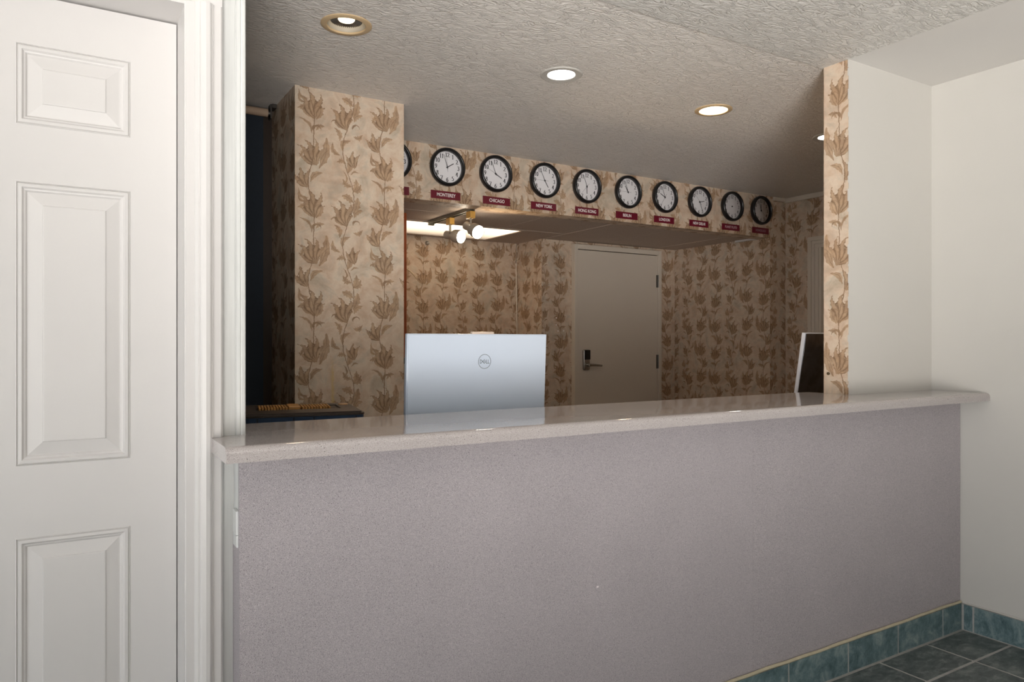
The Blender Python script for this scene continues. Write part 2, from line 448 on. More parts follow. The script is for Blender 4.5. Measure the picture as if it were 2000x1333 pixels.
# --- tiled base along the counter and the right wall
TH = .118
bf = struct('baseboard_front', BX(.37, 3.371, 1.7165, 1.7275, 0, TH-.002), GROUT)
bj = [3.371, 3.217, 2.885, 2.555, 2.207, 1.873, 1.54, 1.207, .873, .54, .36]
for a, b_ in zip(bj, bj[1:]):
    obj('base_tile', BX(b_+.0045, a-.0045, 1.7145, 1.7164, .004, TH, bev=.0006, seg=1), BTILE, bf)
br = struct('baseboard_right', BX(RW-.0125, RW-.0005, -2.6, 1.722, 0, TH-.004), GROUT)
ys2 = [1.712, 1.672] + [1.662-.3335*k for k in range(0, 13)]
prev = 1.711
for a in [1.668] + [1.668-.3335*k for k in range(1, 13)]:
    obj('base_tile', BX(RW-.0145, RW-.0126, a+.004, prev-.004, .004, TH-.004, bev=.0006, seg=1), BTILE, br); prev = a
cb = bmesh.new()
pts = []
for i in range(60):
    x = .37 + (3.372-.37)*i/59
    pts.append((x, 1.7215, TH+.004+.0010*math.sin(i*1.7)+.0012*math.sin(i*.6)))
tube(cb, pts, .006, 8)
struct('trim_1', cb, CAULK, 'yellowed caulk bead on top of the counter base tiles', smooth=True)
cb = tube(bmesh.new(), [(RW-.006, 1.70-.1*i, TH+.001*math.sin(i*2.1)) for i in range(43)], .0035, 8)
struct('trim_2', cb, WALLW, smooth=True)

# --- lobby shell
struct('wall_right', BX(RW, RW+.1, -2.7, FW1, -.1, 2.6), WALLW)
bb = bmesh.new()
for a in ((-2.6, -2.4, 0, 2.6), (.9, FW1, 0, 2.6), (-2.4, .9, 2.3, 2.6), (-2.4, .9, 0, .1)):
    box(bb, -2.7, -2.6, a[0], a[1], a[2], a[3])
struct('wall_left', bb, WALLW)
bb = BX(-2.7, RW+.1, -2.7, -2.6, 0, 2.6)
struct('wall_rear', bb, WALLW)
wb = bmesh.new()
for y in (-2.4, -1.31, -.22, .85): box(wb, -2.68, -2.62, y, y+.05, .1, 2.3)
box(wb, -2.68, -2.62, -2.35, .85, .1, .16); box(wb, -2.68, -2.62, -2.35, .85, 2.24, 2.3)
struct('window_1', wb, DARKW)
struct('floor', BX(-26, -2.72, -16, 14, -.3, -.1), WIN_OUT)
struct('ceiling', BX(-2.7, 2.766, -2.7, 1.98, CEIL, 2.6), CEILT)
struct('ceiling', BX(2.766, RW+.1, -2.7, 1.97, CEIL, 2.6), CEILS)
# front wall (lobby / office): left part with the door opening, right wing
bm = bmesh.new()
for a in ((-2.6, -.55, 0, CEIL), (.246, .363, 0, CEIL), (-.55, .246, 2.05, CEIL)):
    box(bm, a[0], a[1], 1.82, FW1, a[2], a[3])
wl = struct('wall_front', bm, WALLW)
wing = struct('wall_front', BX(2.766, RW+2.0, FW0, FW1, 0, CEIL), WALLW, 'white stub wall right of the counter opening')
we = obj('wallpaper', BX(2.7645, 2.7659, FW0+.0015, FW1, 1.0505, CEIL), WP, wing); uvwall(we, (.035-1.855+.02, .04))
we = obj('wallpaper', BX(2.7645, 5.06, FW1+.0001, FW1+.0015, 0, CEIL), WP, wing); uvwall(we)
# torn edge of the wallpaper on the wing's corner
tb = bmesh.new(); z = 1.08
while z < CEIL-.02:
    h = random.uniform(.006, .05); d = random.uniform(.0008, .0035)
    if random.random() < .6: box(tb, 2.7630, 2.7646, FW0-.0008, FW0+.0015+d, z, z+h)
    z += h + random.uniform(.0, .06)
obj('torn_paper_edge', tb, WALLW, wing)

# post / casing
post = [(.3095, 1.97), (.3095, 1.819), (.311, 1.8165), (.3405, 1.8165), (.3412, 1.8182), (.3430, 1.8182), (.3437, 1.8150),
        (.352, 1.8140), (.3545, 1.8165), (.357, 1.8142), (.3635, 1.8155), (.3655, 1.818), (.3655, 1.972)]
struct('trim_3', prism(bmesh.new(), post, 'z', 0, CEIL), TRIMW, 'white painted post at the left end of the counter')
cas = [(.2300, 1.82), (.2300, 1.797), (.232, 1.7945), (.249, 1.7945), (.2505, 1.7915), (.256, 1.7865), (.259, 1.7865), (.2605, 1.7825), (.264, 1.7795), (.272, 1.7775),
       (.280, 1.7785), (.2845, 1.7815), (.286, 1.7865), (.2885, 1.7865), (.290, 1.7890), (.3050, 1.7890), (.309, 1.7920), (.309, 1.82)]
bm = prism(bmesh.new(), cas, 'z', 0, 2.0445)
head = [(y, z) for (x, y) in cas for z in [2.0445+(x-.2300)]]
prism(bm, head, 'x', -.62, .309)
struct('trim_4', bm, WHITE, 'white moulded casing around the panelled door')
struct('trim_5', prism(bmesh.new(), [(-x-.304, y) for x, y in cas], 'z', 0, 2.0445), WHITE)
# jambs
jb = bmesh.new(); box(jb, .2285, .246, 1.797, 1.97, 0, 2.037); box(jb, -.55, -.533, 1.797, 1.97, 0, 2.037); box(jb, -.55, .246, 1.797, 1.97, 2.037, 2.05)
struct('trim_6', jb, WHITE)
# six panel door
def panelled_door():
    x0, x1, z0, z1 = -.531, .2265, .012, 2.033; yf = 1.918
    cols = [(-.094, .128), (-.432, -.210)]; rows = [(1.747, 1.924), (1.000, 1.622), (.235, .842)]
    bm = bmesh.new(); box(bm, x0, x1, yf+.014, yf+.035, z0, z1)
    def fr(a, b, c, d): box(bm, a, b, yf, yf+.014, c, d)
    fr(.128, x1, z0, z1); fr(-.210, -.094, z0, z1); fr(x0, -.432, z0, z1)
    for c in cols:
        zz = [z1] + [v for r in rows for v in (r[1], r[0])] + [z0]
        for k in range(0, len(zz), 2): fr(c[0], c[1], zz[k+1], zz[k])
    d = struct('door_1', bm, WHITE, 'white six-panel door at the left edge of the photo')
    prof = [(0, 0), (.0015, .0035), (.004, .0035), (.006, .001), (.011, .001), (.014, .0045), (.0175, .0055), (.0205, .0085), (.024, .0085), (.050, .0035), (.0515, .0015), (.053, .0015)]
    for c in cols:
        for r in rows:
            pb = bmesh.new(); rings = []
            for ins, dep in prof:
                rings.append([pb.verts.new((x, yf+dep, z)) for x, z in ((c[0]+ins, r[0]+ins), (c[1]-ins, r[0]+ins), (c[1]-ins, r[1]-ins), (c[0]+ins, r[1]-ins))])
            for a, b in zip(rings, rings[1:]):
                for i in range(4): pb.faces.new((a[i], a[(i+1) % 4], b[(i+1) % 4], b[i]))
            pb.faces.new(rings[-1])
            me = obj('door_panel', pb, WHITE, d)
            s = me.modifiers.new('s', 'SOLIDIFY'); s.thickness = .003; s.offset = -1
    kb = bmesh.new(); lathe(kb, [(0, .06), (.02, .058), (.028, .045), (.024, .03), (.012, .022), (.012, .006), (.03, .004), (.03, 0), (0, 0)], 24, aim((-.465, 1.918, .95), (0, -1, 0)))
    obj('door_knob', kb, STEEL, d, True)
panelled_door()

# --- office shell
struct('wall_left', BX(-1.0, -.9, FW1, 3.9, -.1, 2.6), WALLW)
ws = bmesh.new(); box(ws, -.9, .892, 3.80, 3.9, 0, 2.46)
struct('wall_left', ws, DARKW)
wallp('wall_pillar', .892, 1.427, 3.365, 5.45, -.1, 2.46, off=(-.892+.012, .0))
wallp('wall_back', 1.427, 3.37, 5.43, 5.53, 0, 2.46, off=(.05, .1))
wallp('wall_back', 3.37, 5.1, 5.05, 5.53, 0, 2.46, off=(.0, .17))
wallp('wall_right', 4.87, 5.06, 3.965, 5.05, 0, 2.446, off=(.05, .03))
bm = bmesh.new()
for a in ((FW1, 2.80, 0, 2.6), (3.66, 4.1, 0, 2.6), (2.80, 3.66, 2.05, 2.6)): box(bm, 5.06, 5.2, a[0], a[1], a[2], a[3])
o = struct('wall_right', bm, WP); uvwall(o, (.02, .11))
wallp('wall_header', 1.427, 4.87, 3.965, 4.085, 2.110, 2.446, off=(.09, .22), label='wallpapered header beam carrying the row of clocks')
# office ceiling with holes for the four downlights
DLX = [.886, 1.858, 2.80, 3.735]; DLY = 2.628
bm = bmesh.new()
xsn = sorted([-1.0, 5.2] + [x+s*.085 for x in DLX for s in (-1, 1)])
def ringcell(bm, cx, cy, h, r, z, up):
    """square cell with a round hole"""
    n = 32; inner = [bm.verts.new((cx+r*math.cos(2*PI*i/n), cy+r*math.sin(2*PI*i/n), z)) for i in range(n)]
    outer = []
    for i in range(n):
        a = 2*PI*i/n; c, s = math.cos(a), math.sin(a); k = h/max(abs(c), abs(s)); outer.append(bm.verts.new((cx+c*k, cy+s*k, z)))
    for i in range(n): bm.faces.new((inner[i], inner[(i+1) % n], outer[(i+1) % n], outer[i]))
    top = [bm.verts.new((v.co.x, v.co.y, up)) for v in inner]
    for i in range(n): bm.faces.new((inner[i], inner[(i+1) % n], top[(i+1) % n], top[i]))
OC = 2.445
def quad(bm, x0, x1, y0, y1, z): bm.faces.new([bm.verts.new(p) for p in ((x0, y0, z), (x1, y0, z), (x1, y1, z), (x0, y1, z))])
h = .085
quad(bm, -1, 5.2, 1.98, DLY-h, OC); quad(bm, -1, 5.2, DLY+h, 4.09, OC)
ex = [-1] + [v for x in DLX for v in (x-h, x+h)] + [5.2]
for i in range(0, len(ex), 2): quad(bm, ex[i], ex[i+1], DLY-h, DLY+h, OC)
for x in DLX: ringcell(bm, x, DLY, h, .078, OC, OC+.12)
box(bm, -1, 5.2, 1.97, 5.6, OC+.125, OC+.2)
box(bm, -1, 5.2, 1.97, 1.98, OC, OC+.13)
me = obj('ceiling', bm, CEILO); me['kind'] = 'structure'; me['label'] = 'textured office ceiling holding the recessed lights'
me.data.polygons.foreach_set('use_smooth', [False]*len(me.data.polygons))
# ceiling moulding, office right
cm = bmesh.new(); box(cm, 5.035, 5.06, FW1+.01, 3.965, 2.405, 2.445, bev=.006); box(cm, 4.90, 5.035, 3.940, 3.965, 2.412, 2.445, bev=.006)
struct('trim_7', cm, DOORB, 'narrow ceiling moulding in the far right office corner')
# drop ceiling behind the header
dc = struct('ceiling', BX(1.427, 4.87, 4.085, 5.43, 2.150, 2.158), GRIDM)
tiles = [(1.43,2.2,4.09,4.37),(1.43,2.2,4.37,4.735),(2.2,2.8,4.09,4.735),(2.8,3.385,4.09,4.735),(3.385,3.97,4.09,5.05),(3.97,4.61,4.09,5.05),(4.61,4.868,4.09,5.05),
         (3.02,3.385,4.735,5.43),(1.43,1.78,4.735,5.43),(1.78,3.02,5.385,5.43)]
for x0, x1, y0, y1 in tiles:
    obj('ceiling_tile', BX(x0+.0035, x1-.0035, y0+.0035, y1-.0035, 2.123+random.uniform(-.001, .001), 2.149, bev=.002, seg=1), ACT, dc)
gb = bmesh.new()
for x in (2.8, 3.385, 3.97, 4.61): box(gb, x-.008, x+.008, 4.09, 5.05, 2.1285, 2.1495)
box(gb, 1.43, 3.385, 4.727, 4.743, 2.1285, 2.1495); box(gb, 1.43, 2.2, 4.362, 4.378, 2.1285, 2.1495)
obj('ceiling_grid', gb, DARKW, dc)
struct('trim_8', BX(4.835, 4.869, 4.09, 4.30, 2.108, 2.124, bev=.002), WHITE, 'short white strip under the right end of the clock header')

# back door
d2 = struct('door_2', BX(3.712, 4.622, 5.016, 5.048, .012, 2.052, bev=.0015, seg=1), DOORB, 'plain cream door with a keypad lock in the back wall')
fb = bmesh.new(); box(fb, 3.675, 3.709, 5.000, 5.05, 0, 2.098, bev=.002); box(fb, 4.625, 4.659, 5.000, 5.05, 0, 2.098, bev=.002); box(fb, 3.7095, 4.6245, 5.0005, 5.05, 2.057, 2.0975, bev=.002)
obj('door_frame', fb, DOORB, d2)
fb = bmesh.new(); box(fb, 3.7095, 3.7118, 5.030, 5.049, 0, 2.056); box(fb, 3.712, 4.622, 5.030, 5.049, 2.0525, 2.0565); obj('door_gap', fb, DARKW, d2)
for z0, z1 in ((1.762, 1.876), (1.022, 1.147), (.25, .36)):
    hb = bmesh.new(); box(hb, 4.606, 4.634, 5.011, 5.0155, z0, z1, bev=.001)
    lathe(hb, [(0, z0), (.007, z0), (.007, z1), (0, z1)], 12, Matrix.Translation((4.624, 5.008, 0)))
    for k in range(3): box(hb, 4.609, 4.613, 5.0095, 5.0112, z0+.02+k*.035, z0+.026+k*.035)
    obj('hinge', hb, DSTEEL, d2)
lk = obj('lock_body', BX(3.762, 3.833, 4.990, 5.0155, 1.025, 1.20, bev=.012, seg=4), STEEL, d2, True)
obj('keypad', BX(3.768, 3.830, 4.984, 4.991, 1.115, 1.196, bev=.003, seg=3), BLACKP, lk, True)
hb = tube(bmesh.new(), [(3.80, 4.99, 1.068), (3.80, 4.955, 1.068)], .012, 14)
tube(hb, [(3.79, 4.952, 1.069), (3.83, 4.950, 1.069), (3.90, 4.952, 1.065), (3.93, 4.956, 1.062)], [.012, .011, .009, .008], 12)
obj('door_lever', hb, STEEL, lk, True)
# right door in the office
fb = bmesh.new()
for y0_, y1_, dx in ((0, .032, .020), (.0325, .058, .013), (.0585, .0895, .008)):
    zt_ = 2.098-y0_
    box(fb, 5.06-dx, 5.0599, 3.742-y1_, 3.742-y0_, 0, 2.098-y1_-.0005, bev=.002)
    box(fb, 5.06-dx, 5.0599, 2.718+y0_, 2.718+y1_, 0, 2.098-y1_-.0005, bev=.002)
    box(fb, 5.06-dx, 5.0599, 2.718+y0_, 3.742-y0_, 2.098-y1_, zt_, bev=.002)
box(fb, 5.06, 5.2, 3.63, 3.6599, 0, 2.05); box(fb, 5.06, 5.2, 2.8001, 2.83, 0, 2.05); box(fb, 5.06, 5.2, 2.8001, 3.6599, 2.02, 2.0499)
d3 = struct('door_3', BX(5.13, 5.165, 2.831, 3.629, .01, 2.019), DOORB, 'cream door in the right office wall')
obj('door_frame', fb, DOORB, d3)

# ============================================================ COUNTER
ct = [(.284, 1.606), (RW-.0005, 1.606), (RW-.0005, 1.854), (2.7635, 1.854), (2.7635, 2.047), (.3665, 2.047), (.3665, 1.8125), (.3105, 1.8125), (.3105, 1.7885), (.284, 1.7885)]
bm = prism(bmesh.new(), ct, 'z', 1.0166, 1.0506)
bm.edges.ensure_lookup_table()
top = [e for e in bm.edges if all(abs(v.co.y-1.606) < 1e-4 and v.co.z > 1.05 for v in e.verts)]
bmesh.ops.bevel(bm, geom=top, offset=.020, segments=7, profile=.55, affect='EDGES')
bot = [e for e in bm.edges if all(abs(v.co.y-1.606) < 1e-4 and v.co.z < 1.017 for v in e.verts)]
bmesh.ops.bevel(bm, geom=bot, offset=.0035, segments=3, profile=.5, affect='EDGES')
bk = [e for e in bm.edges if all(abs(v.co.y-2.047) < 1e-4 and v.co.z > 1.05 for v in e.verts)]
bmesh.ops.bevel(bm, geom=bk, offset=.006, segments=3, profile=.5, affect='EDGES')
top = obj('countertop', bm, TOPM, None, True)
tag(top, 'long glossy speckled grey-mauve countertop with a rounded front edge', 'countertop')
cbase = thing('reception_counter', 'speckled mauve laminate counter front under the glossy countertop', 'counter', (1.86, 1.74, 0))
def sub(name, bm, m, **k):
    o = obj(name, bm, m, None, **k); o.parent = cbase; o.matrix_parent_inverse = Matrix.Translation((-1.86, -1.74, 0)); return o
sub('front_panel', BX(.334, 2.0348, 1.728, 1.7405, .05, 1.0163), PANELM)
sub('front_panel', BX(2.0355, RW-.003, 1.7283, 1.7405, .05, 1.0163), PANELM)
sub('side_panel', BX(.336, .3640, 1.7408, 1.8135, 0, .826), PANELM)
fs = sub('filler_strip', BX(.338, .3640, 1.7408, 1.8135, .828, 1.0163, bev=.001), TRIMW); fs['label'] = 'white filler strip above the mauve side panel'
bk = bmesh.new(); box(bk, .330, .3378, 1.745, 1.785, .830, .885, bev=.002); box(bk, .3315, .3375, 1.748, 1.79, .80, .829, bev=.002)
o = sub('wall_bracket', bk, TRIMW); o['label'] = 'small white bracket on the filler strip'
sub('carcass', BX(.367, RW-.003, 1.7408, 1.853, 0, 1.016), DARKW)
struct('work_surface', BX(.40, 4.6, 1.975, 2.80, .735, .765, bev=.002), GREYM)
for x in (.45, 2.0, 3.3, 4.5): struct('work_surface_leg', BX(x, x+.05, 2.7, 2.75, .001, .735), GREYM)
cp = sub('paint_fleck', BX(1.350, 1.3575, 1.7272, 1.7279, .537, .541), SIGNW); cp['label'] = 'tiny white fleck on the laminate'

# ============================================================ CLOCKS AND SIGNS
def numeral_strokes(ch):
    def arc(cx, cy, rx, ry, a0, a1, n=14): return [(cx+rx*math.cos(R(a0+(a1-a0)*i/n)), cy+ry*math.sin(R(a0+(a1-a0)*i/n))) for i in range(n+1)]
    D = {'0': [arc(.3, .5, .23, .48, 0, 360, 24)],
         '1': [[(.3, 0), (.3, 1)], [(.13, .86), (.3, .99)], [(.12, .01), (.48, .01)]],
         '2': [arc(.29, .72, .21, .26, 160, -40) + [(.08, .03)], [(.06, .03), (.55, .03)], [(.55, .03), (.58, .18)]],
         '3': [arc(.27, .75, .2, .23, 150, -80), arc(.27, .27, .24, .26, 85, -150)],
         '4': [[(.42, 0), (.42, 1)], [(.42, 1), (.03, .3)], [(.03, .3), (.6, .3)], [(.28, .01), (.56, .01)]],
         '5': [[(.2, .97), (.53, .97)], [(.2, .97), (.14, .57)], arc(.27, .31, .24, .29, 110, -145)],
         '6': [arc(.3, .3, .22, .29, 0, 360, 22), arc(.58, .3, .5, .68, 180, 95)],
         '7': [[(.06, .96), (.56, .96)], [(.56, .96), (.24, 0)], [(.06, .96), (.04, .8)]],
         '8': [arc(.3, .75, .18, .22, 0, 360, 20), arc(.3, .27, .23, .26, 0, 360, 20)],
         '9': [arc(.3, .7, .22, .29, 0, 360, 22), arc(.02, .7, .5, .68, 0, -85)]}
    return D[ch]
def numerals_mesh():
    H = .0255; out = []
    for n in range(1, 13):
        bm = bmesh.new()
        s = str(n); a = R(90-30*n); rad = .0745
        wch = .56*H; tot = wch*len(s)
        ox = rad*math.cos(a) - tot/2; oz = rad*math.sin(a) - H/2
        for q, ch in enumerate(s):
            for st in numeral_strokes(ch):
                for (x0, z0), (x1, z1) in zip(st, st[1:]):
                    p = Vector((x0, z0)); q_ = Vector((x1, z1)); d = (q_-p).normalized() if (q_-p).length > 0 else Vector((1, 0))
                    t = (.15*abs(d.y)+.05)*.5; nn = Vector((-d.y, d.x))*t; e = d*.012
                    vs = [bm.verts.new((ox+q*wch+v.x*H*.92, -.0003, oz+v.y*H)) for v in (p-e+nn, q_+e+nn, q_+e-nn, p-e-nn)]
                    bm.faces.new(vs)
        me = bpy.data.meshes.new('numeral'); bm.to_mesh(me); bm.free(); me.materials.append(INK); me.transform(Matrix.Translation((0, -.0130, 0))); out.append(me)
    return out
def hand_mesh(L, tail, w, tip, name, y):
    bm = bmesh.new(); prism(bm, [(-w, -tail), (w, -tail), (tip, L), (-tip, L)], 'y', y, y-.0006)
    me = bpy.data.meshes.new(name); bmesh.ops.recalc_face_normals(bm, faces=bm.faces[:]); bm.to_mesh(me); bm.free(); me.materials.append(INK); return me
RIM = [(.104, 0), (.112, .002), (.1150, .010), (.1155, .020), (.114, .030), (.110, .037), (.104, .040), (.099, .038), (.0955, .031), (.0945, .022), (.0945, .012), (.094, .004), (.094, 0)]
AY = Matrix.Rotation(R(90), 4, 'X')       # z -> -y
bm = lathe(bmesh.new(), RIM, 56, AY, closed=True); bmesh.ops.recalc_face_normals(bm, faces=bm.faces[:])
rim_me = bpy.data.meshes.new('rim'); bm.to_mesh(rim_me); bm.free(); rim_me.materials.append(BLACKP)
for p in rim_me.polygons: p.use_smooth = True
bm = lathe(bmesh.new(), [(0, .0), (.0941, .0), (.0941, .013), (0, .013)], 48, AY); bmesh.ops.recalc_face_normals(bm, faces=bm.faces[:])
face_me = bpy.data.meshes.new('face'); bm.to_mesh(face_me); bm.free(); face_me.materials.append(FACE)
num_mes = numerals_mesh()
hr_me = hand_mesh(.050, .008, .0026, .0022, 'hour_hand', -.0145); mi_me = hand_mesh(.078, .010, .0020, .0012, 'minute_hand', -.0160)
se_me = hand_mesh(.070, .028, .0005, .0004, 'second_hand', -.0172)
bm = lathe(bmesh.new(), [(0, .0135), (.005, .0135), (.005, .0185), (0, .0185)], 14, AY); cap_me = bpy.data.meshes.new('hub'); bm.to_mesh(cap_me); bm.free(); cap_me.materials.append(INK)
def glassm():
    m, nt, b = mat('thin_clock_glass'); nt.nodes.remove(b)
    tr = nt.nodes.new('ShaderNodeBsdfTransparent'); gl = nt.nodes.new('ShaderNodeBsdfGlossy'); gl.inputs['Roughness'].default_value = .03
    fr = nt.nodes.new('ShaderNodeFresnel'); fr.inputs[0].default_value = 1.35; mxs = nt.nodes.new('ShaderNodeMixShader')
    nt.links.new(fr.outputs[0], mxs.inputs[0]); nt.links.new(tr.outputs[0], mxs.inputs[1]); nt.links.new(gl.outputs[0], mxs.inputs[2])
    nt.links.new(mxs.outputs[0], nt.nodes['Material Output'].inputs[0]); return m
GL = glassm()
bm = lathe(bmesh.new(), [(0, .0305), (.0950, .0285)], 40, AY); glass_me = bpy.data.meshes.new('glass'); bm.to_mesh(glass_me); bm.free(); glass_me.materials.append(GL)
def pm(name, me, par, ang=None):
    o = bpy.data.objects.new(name, me); COL.objects.link(o); o.parent = par
    if ang is not None: o.rotation_euler = (0, ang, 0)
    return o
CL = [('PACIFIC', 1.606, None), ('MONTEREY', 1.956, (1, 57, 59)), ('CHICAGO', 2.292, (3, 56.5, 49.5)), ('NEW YORK', 2.662, (4, 55.5, 45)),
      ('HONG KONG', 3.004, (5, 56.5, 37)), ('BERLIN', 3.365, (10, 56.5, 45)), ('LONDON', 3.712, (9, 56.5, 35.5)), ('NEW DELHI', 4.063, (2, 25, 52)),
      ('PLANET PLUTO', 4.413, 'x'), ('HONOLULU', 4.746, (11, 57, 22))]
SX = [1.615, 1.952, 2.306, 2.662, 3.014, 3.365, 3.717, 4.068, 4.412, 4.754]
LAB = ['round black-rimmed wall clock half hidden behind the wallpapered pillar', 'round black-rimmed wall clock above the MONTEREY sign, hour hand near two',
 'round black-rimmed wall clock above the CHICAGO sign, hour hand near four', 'round black-rimmed wall clock above the NEW YORK sign, hour hand near five',
 'round black-rimmed wall clock above the HONG KONG sign, hour hand at six', 'round black-rimmed wall clock above the BERLIN sign, both hands near eleven',
 'round black-rimmed wall clock above the LONDON sign, hour hand near ten', 'round black-rimmed wall clock above the NEW DELHI sign, minute hand pointing down right',
 'round black-rimmed wall clock without hands above the PLANET PLUTO sign', 'round black-rimmed wall clock above the HONOLULU sign, last on the right']
for i, (city, cx, t) in enumerate(CL):
    root = thing('wall_clock', LAB[i], 'clock', (cx, 3.9648, 2.318), group='world time clocks along the header')
    if i in (7,): root.rotation_euler = (0, R(6), 0)
    pm('rim', rim_me, root); fc_ = pm('face', face_me, root); [pm('numeral', q, fc_) for q in num_mes]; pm('glass', glass_me, root)
    if t is None: t = (6, 0, 20) if False else (3.95, 20.5, 20.5)
    if t != 'x':
        hh, mm, ss = t
        hr = (hh + (mm/60 if hh == int(hh) else 0))*30
        pm('hour_hand', hr_me, root, R(hr)); pm('minute_hand', mi_me, root, R(mm*6)); pm('second_hand', se_me, root, R(ss*6))
    pm('hub', cap_me, root)
    lab = 'burgundy name plate reading %s' % city if i else 'burgundy name plate mostly hidden behind the wallpapered pillar'
    zc = 2.150 + (i/9)*.009
    sg = thing('name_plate', lab, 'sign', (SX[i], 3.9648, zc), group='city name plates under the clocks')
    obj('plate', BX(-.099, .099, -.0025, 0, -.024, .024, bev=.0006, seg=1), SIGN, sg)
    last_two = i >= 8  # last two plates get smaller, greyer pink letters
    me = text_mesh(city, .0295 if not last_two else .0265, .0003, .0005, sx=.82 if len(city) < 11 else .72)
    meobj('lettering', me, SIGNW if i < 8 else plain('greyish_pink_lettering', srgb(190,160,166) if i == 8 else srgb(150,120,128), .5), sg, (.002, -.0029, 0))

# ============================================================ RECESSED LIGHTS
def lamp(name, kind, loc, power, color, size=.05, rot=(0,0,0), spot=None, par=None, blend=.5):
    l = bpy.data.lights.new(name, kind); l.energy = power; l.color = color
    if kind == 'SPOT': l.spot_size = spot; l.spot_blend = blend; l.shadow_soft_size = size
    elif kind == 'AREA': l.shape = 'DISK'; l.size = size
    else: l.shadow_soft_size = size
    o = bpy.data.objects.new(name, l); COL.objects.link(o); o.location = loc; o.rotation_euler = rot
    if par: o.parent = par
    return o
DL_POW = 1.1
dlab = ['beige-rimmed recessed ceiling light with a clear reflector bulb, nearest the door', 'white-rimmed recessed ceiling light with a flat white lens, second from left',
        'beige-rimmed recessed ceiling light with a glowing cream baffle, third from left', 'white-rimmed recessed ceiling light cut off by the wallpapered wall end']
RIBG = plain('reflector_glass', srgb(120,112,104), .2, metal=.7, var=.2, vs=80)
BAFF = plain('cream_baffle', srgb(246,232,206), .4)
for i, x in enumerate(DLX):
    r = thing('recessed_light', dlab[i], 'ceiling light', (x, DLY, OC), group='recessed lights in the office ceiling')
    if i in (0, 2):
        obj('trim_ring', lathe(bmesh.new(), [(.093, 0), (.093, -.003), (.088, -.006), (.072, -.006), (.070, -.004), (.070, .0), (.074, .01)], 48), BEIGE, r, True)
        if i == 0:
            obj('inner_collar', lathe(bmesh.new(), [(.0735, -.001), (.069, .001), (.065, .028), (.0655, .035), (.0735, .035), (.0735, -.001)], 48), plain('grey_collar', srgb(176,168,154), .5), r, True)
            rb = bmesh.new(); n = 48
            for k in range(n):
                a = 2*PI*k/n; a2 = a+PI/n
                for q, (r0, h0, r1, h1) in enumerate(((.031, .018, .058, .012),)):
                    v = [bm_v for bm_v in (rb.verts.new((r0*math.cos(a), r0*math.sin(a), h0)), rb.verts.new((r1*math.cos(a), r1*math.sin(a), h1)), rb.verts.new((r1*math.cos(a2), r1*math.sin(a2), h1+.005)), rb.verts.new((r0*math.cos(a2), r0*math.sin(a2), h0+.003)))]
                    rb.faces.new(v)
                    a3 = a+2*PI/n
                    v2 = [v[3], v[2], rb.verts.new((r1*math.cos(a3), r1*math.sin(a3), h1)), rb.verts.new((r0*math.cos(a3), r0*math.sin(a3), h0))]
                    rb.faces.new(v2)
            obj('reflector', rb, RIBG, r)
            obj('bulb', lathe(bmesh.new(), [(0, .010), (.018, .011), (.028, .015), (.032, .021), (.03, .06), (0, .06)], 32), emit('dim_warm_lamp_glow', (1, .84, .60), 2.6), r, True)
            obj('housing', lathe(bmesh.new(), [(.0735, .036), (.058, .038), (.058, .0999), (0, .10)], 32), BLACKP, r, True)
        else:
            obj('baffle', lathe(bmesh.new(), [(.070, -.003), (.0695, .0), (.062, .045), (.040, .058), (.0, .060)], 48), emit('glowing_baffle', (1, .80, .52), 1.7), r, True)
            obj('bulb', lathe(bmesh.new(), [(0, .018), (.020, .020), (.032, .026), (.035, .034), (.03, .055)], 32), GLOWY, r, True)
        lamp('lamp_light', 'AREA', (0, 0, -.008), DL_POW, (1, .80, .56), .09, par=r)
    else:
        obj('trim_ring', lathe(bmesh.new(), [(.093, 0), (.093, -.002), (.088, -.005), (.062, -.003), (.058, .004), (.058, .02), (.074, .02)], 48), WALLW, r, True)
        obj('lens', lathe(bmesh.new(), [(0, -.001), (.03, -.0005), (.0575, .002), (.0575, .012), (0, .012)], 48), GLOWW, r, True)
        lamp('lamp_light', 'AREA', (0, 0, -.008), DL_POW, (1, .96, .90), .10, par=r)

# ============================================================ TRACK LIGHT AND TROFFER
a_ = R(31.4); CR = Vector((math.cos(a_), -math.sin(a_), 0)); CF = Vector((math.sin(a_), math.cos(a_), 0)); UP = Vector((0, 0, 1))
tl = thing('track_light', 'short grey ceiling track with two glowing spotlight heads', 'track light', (2.2, 4.35, 2.1225))
def tsub(name, bm, m, par=None, **k):
    o = obj(name, bm, m, None, **k); o.parent = par or tl
    if not par: o.matrix_parent_inverse = Matrix.Translation((-2.2, -4.35, -2.1225))
    return o
tb = bmesh.new(); box(tb, 2.182, 2.190, 4.09, 4.69, 2.100, 2.1222); box(tb, 2.212, 2.220, 4.09, 4.69, 2.100, 2.1222); box(tb, 2.190, 2.212, 4.09, 4.69, 2.112, 2.1222)
tsub('track', tb, TRACK)
tsub('end_cap', BX(2.180, 2.222, 4.69, 4.712, 2.090, 2.1222, bev=.002), TRACK)
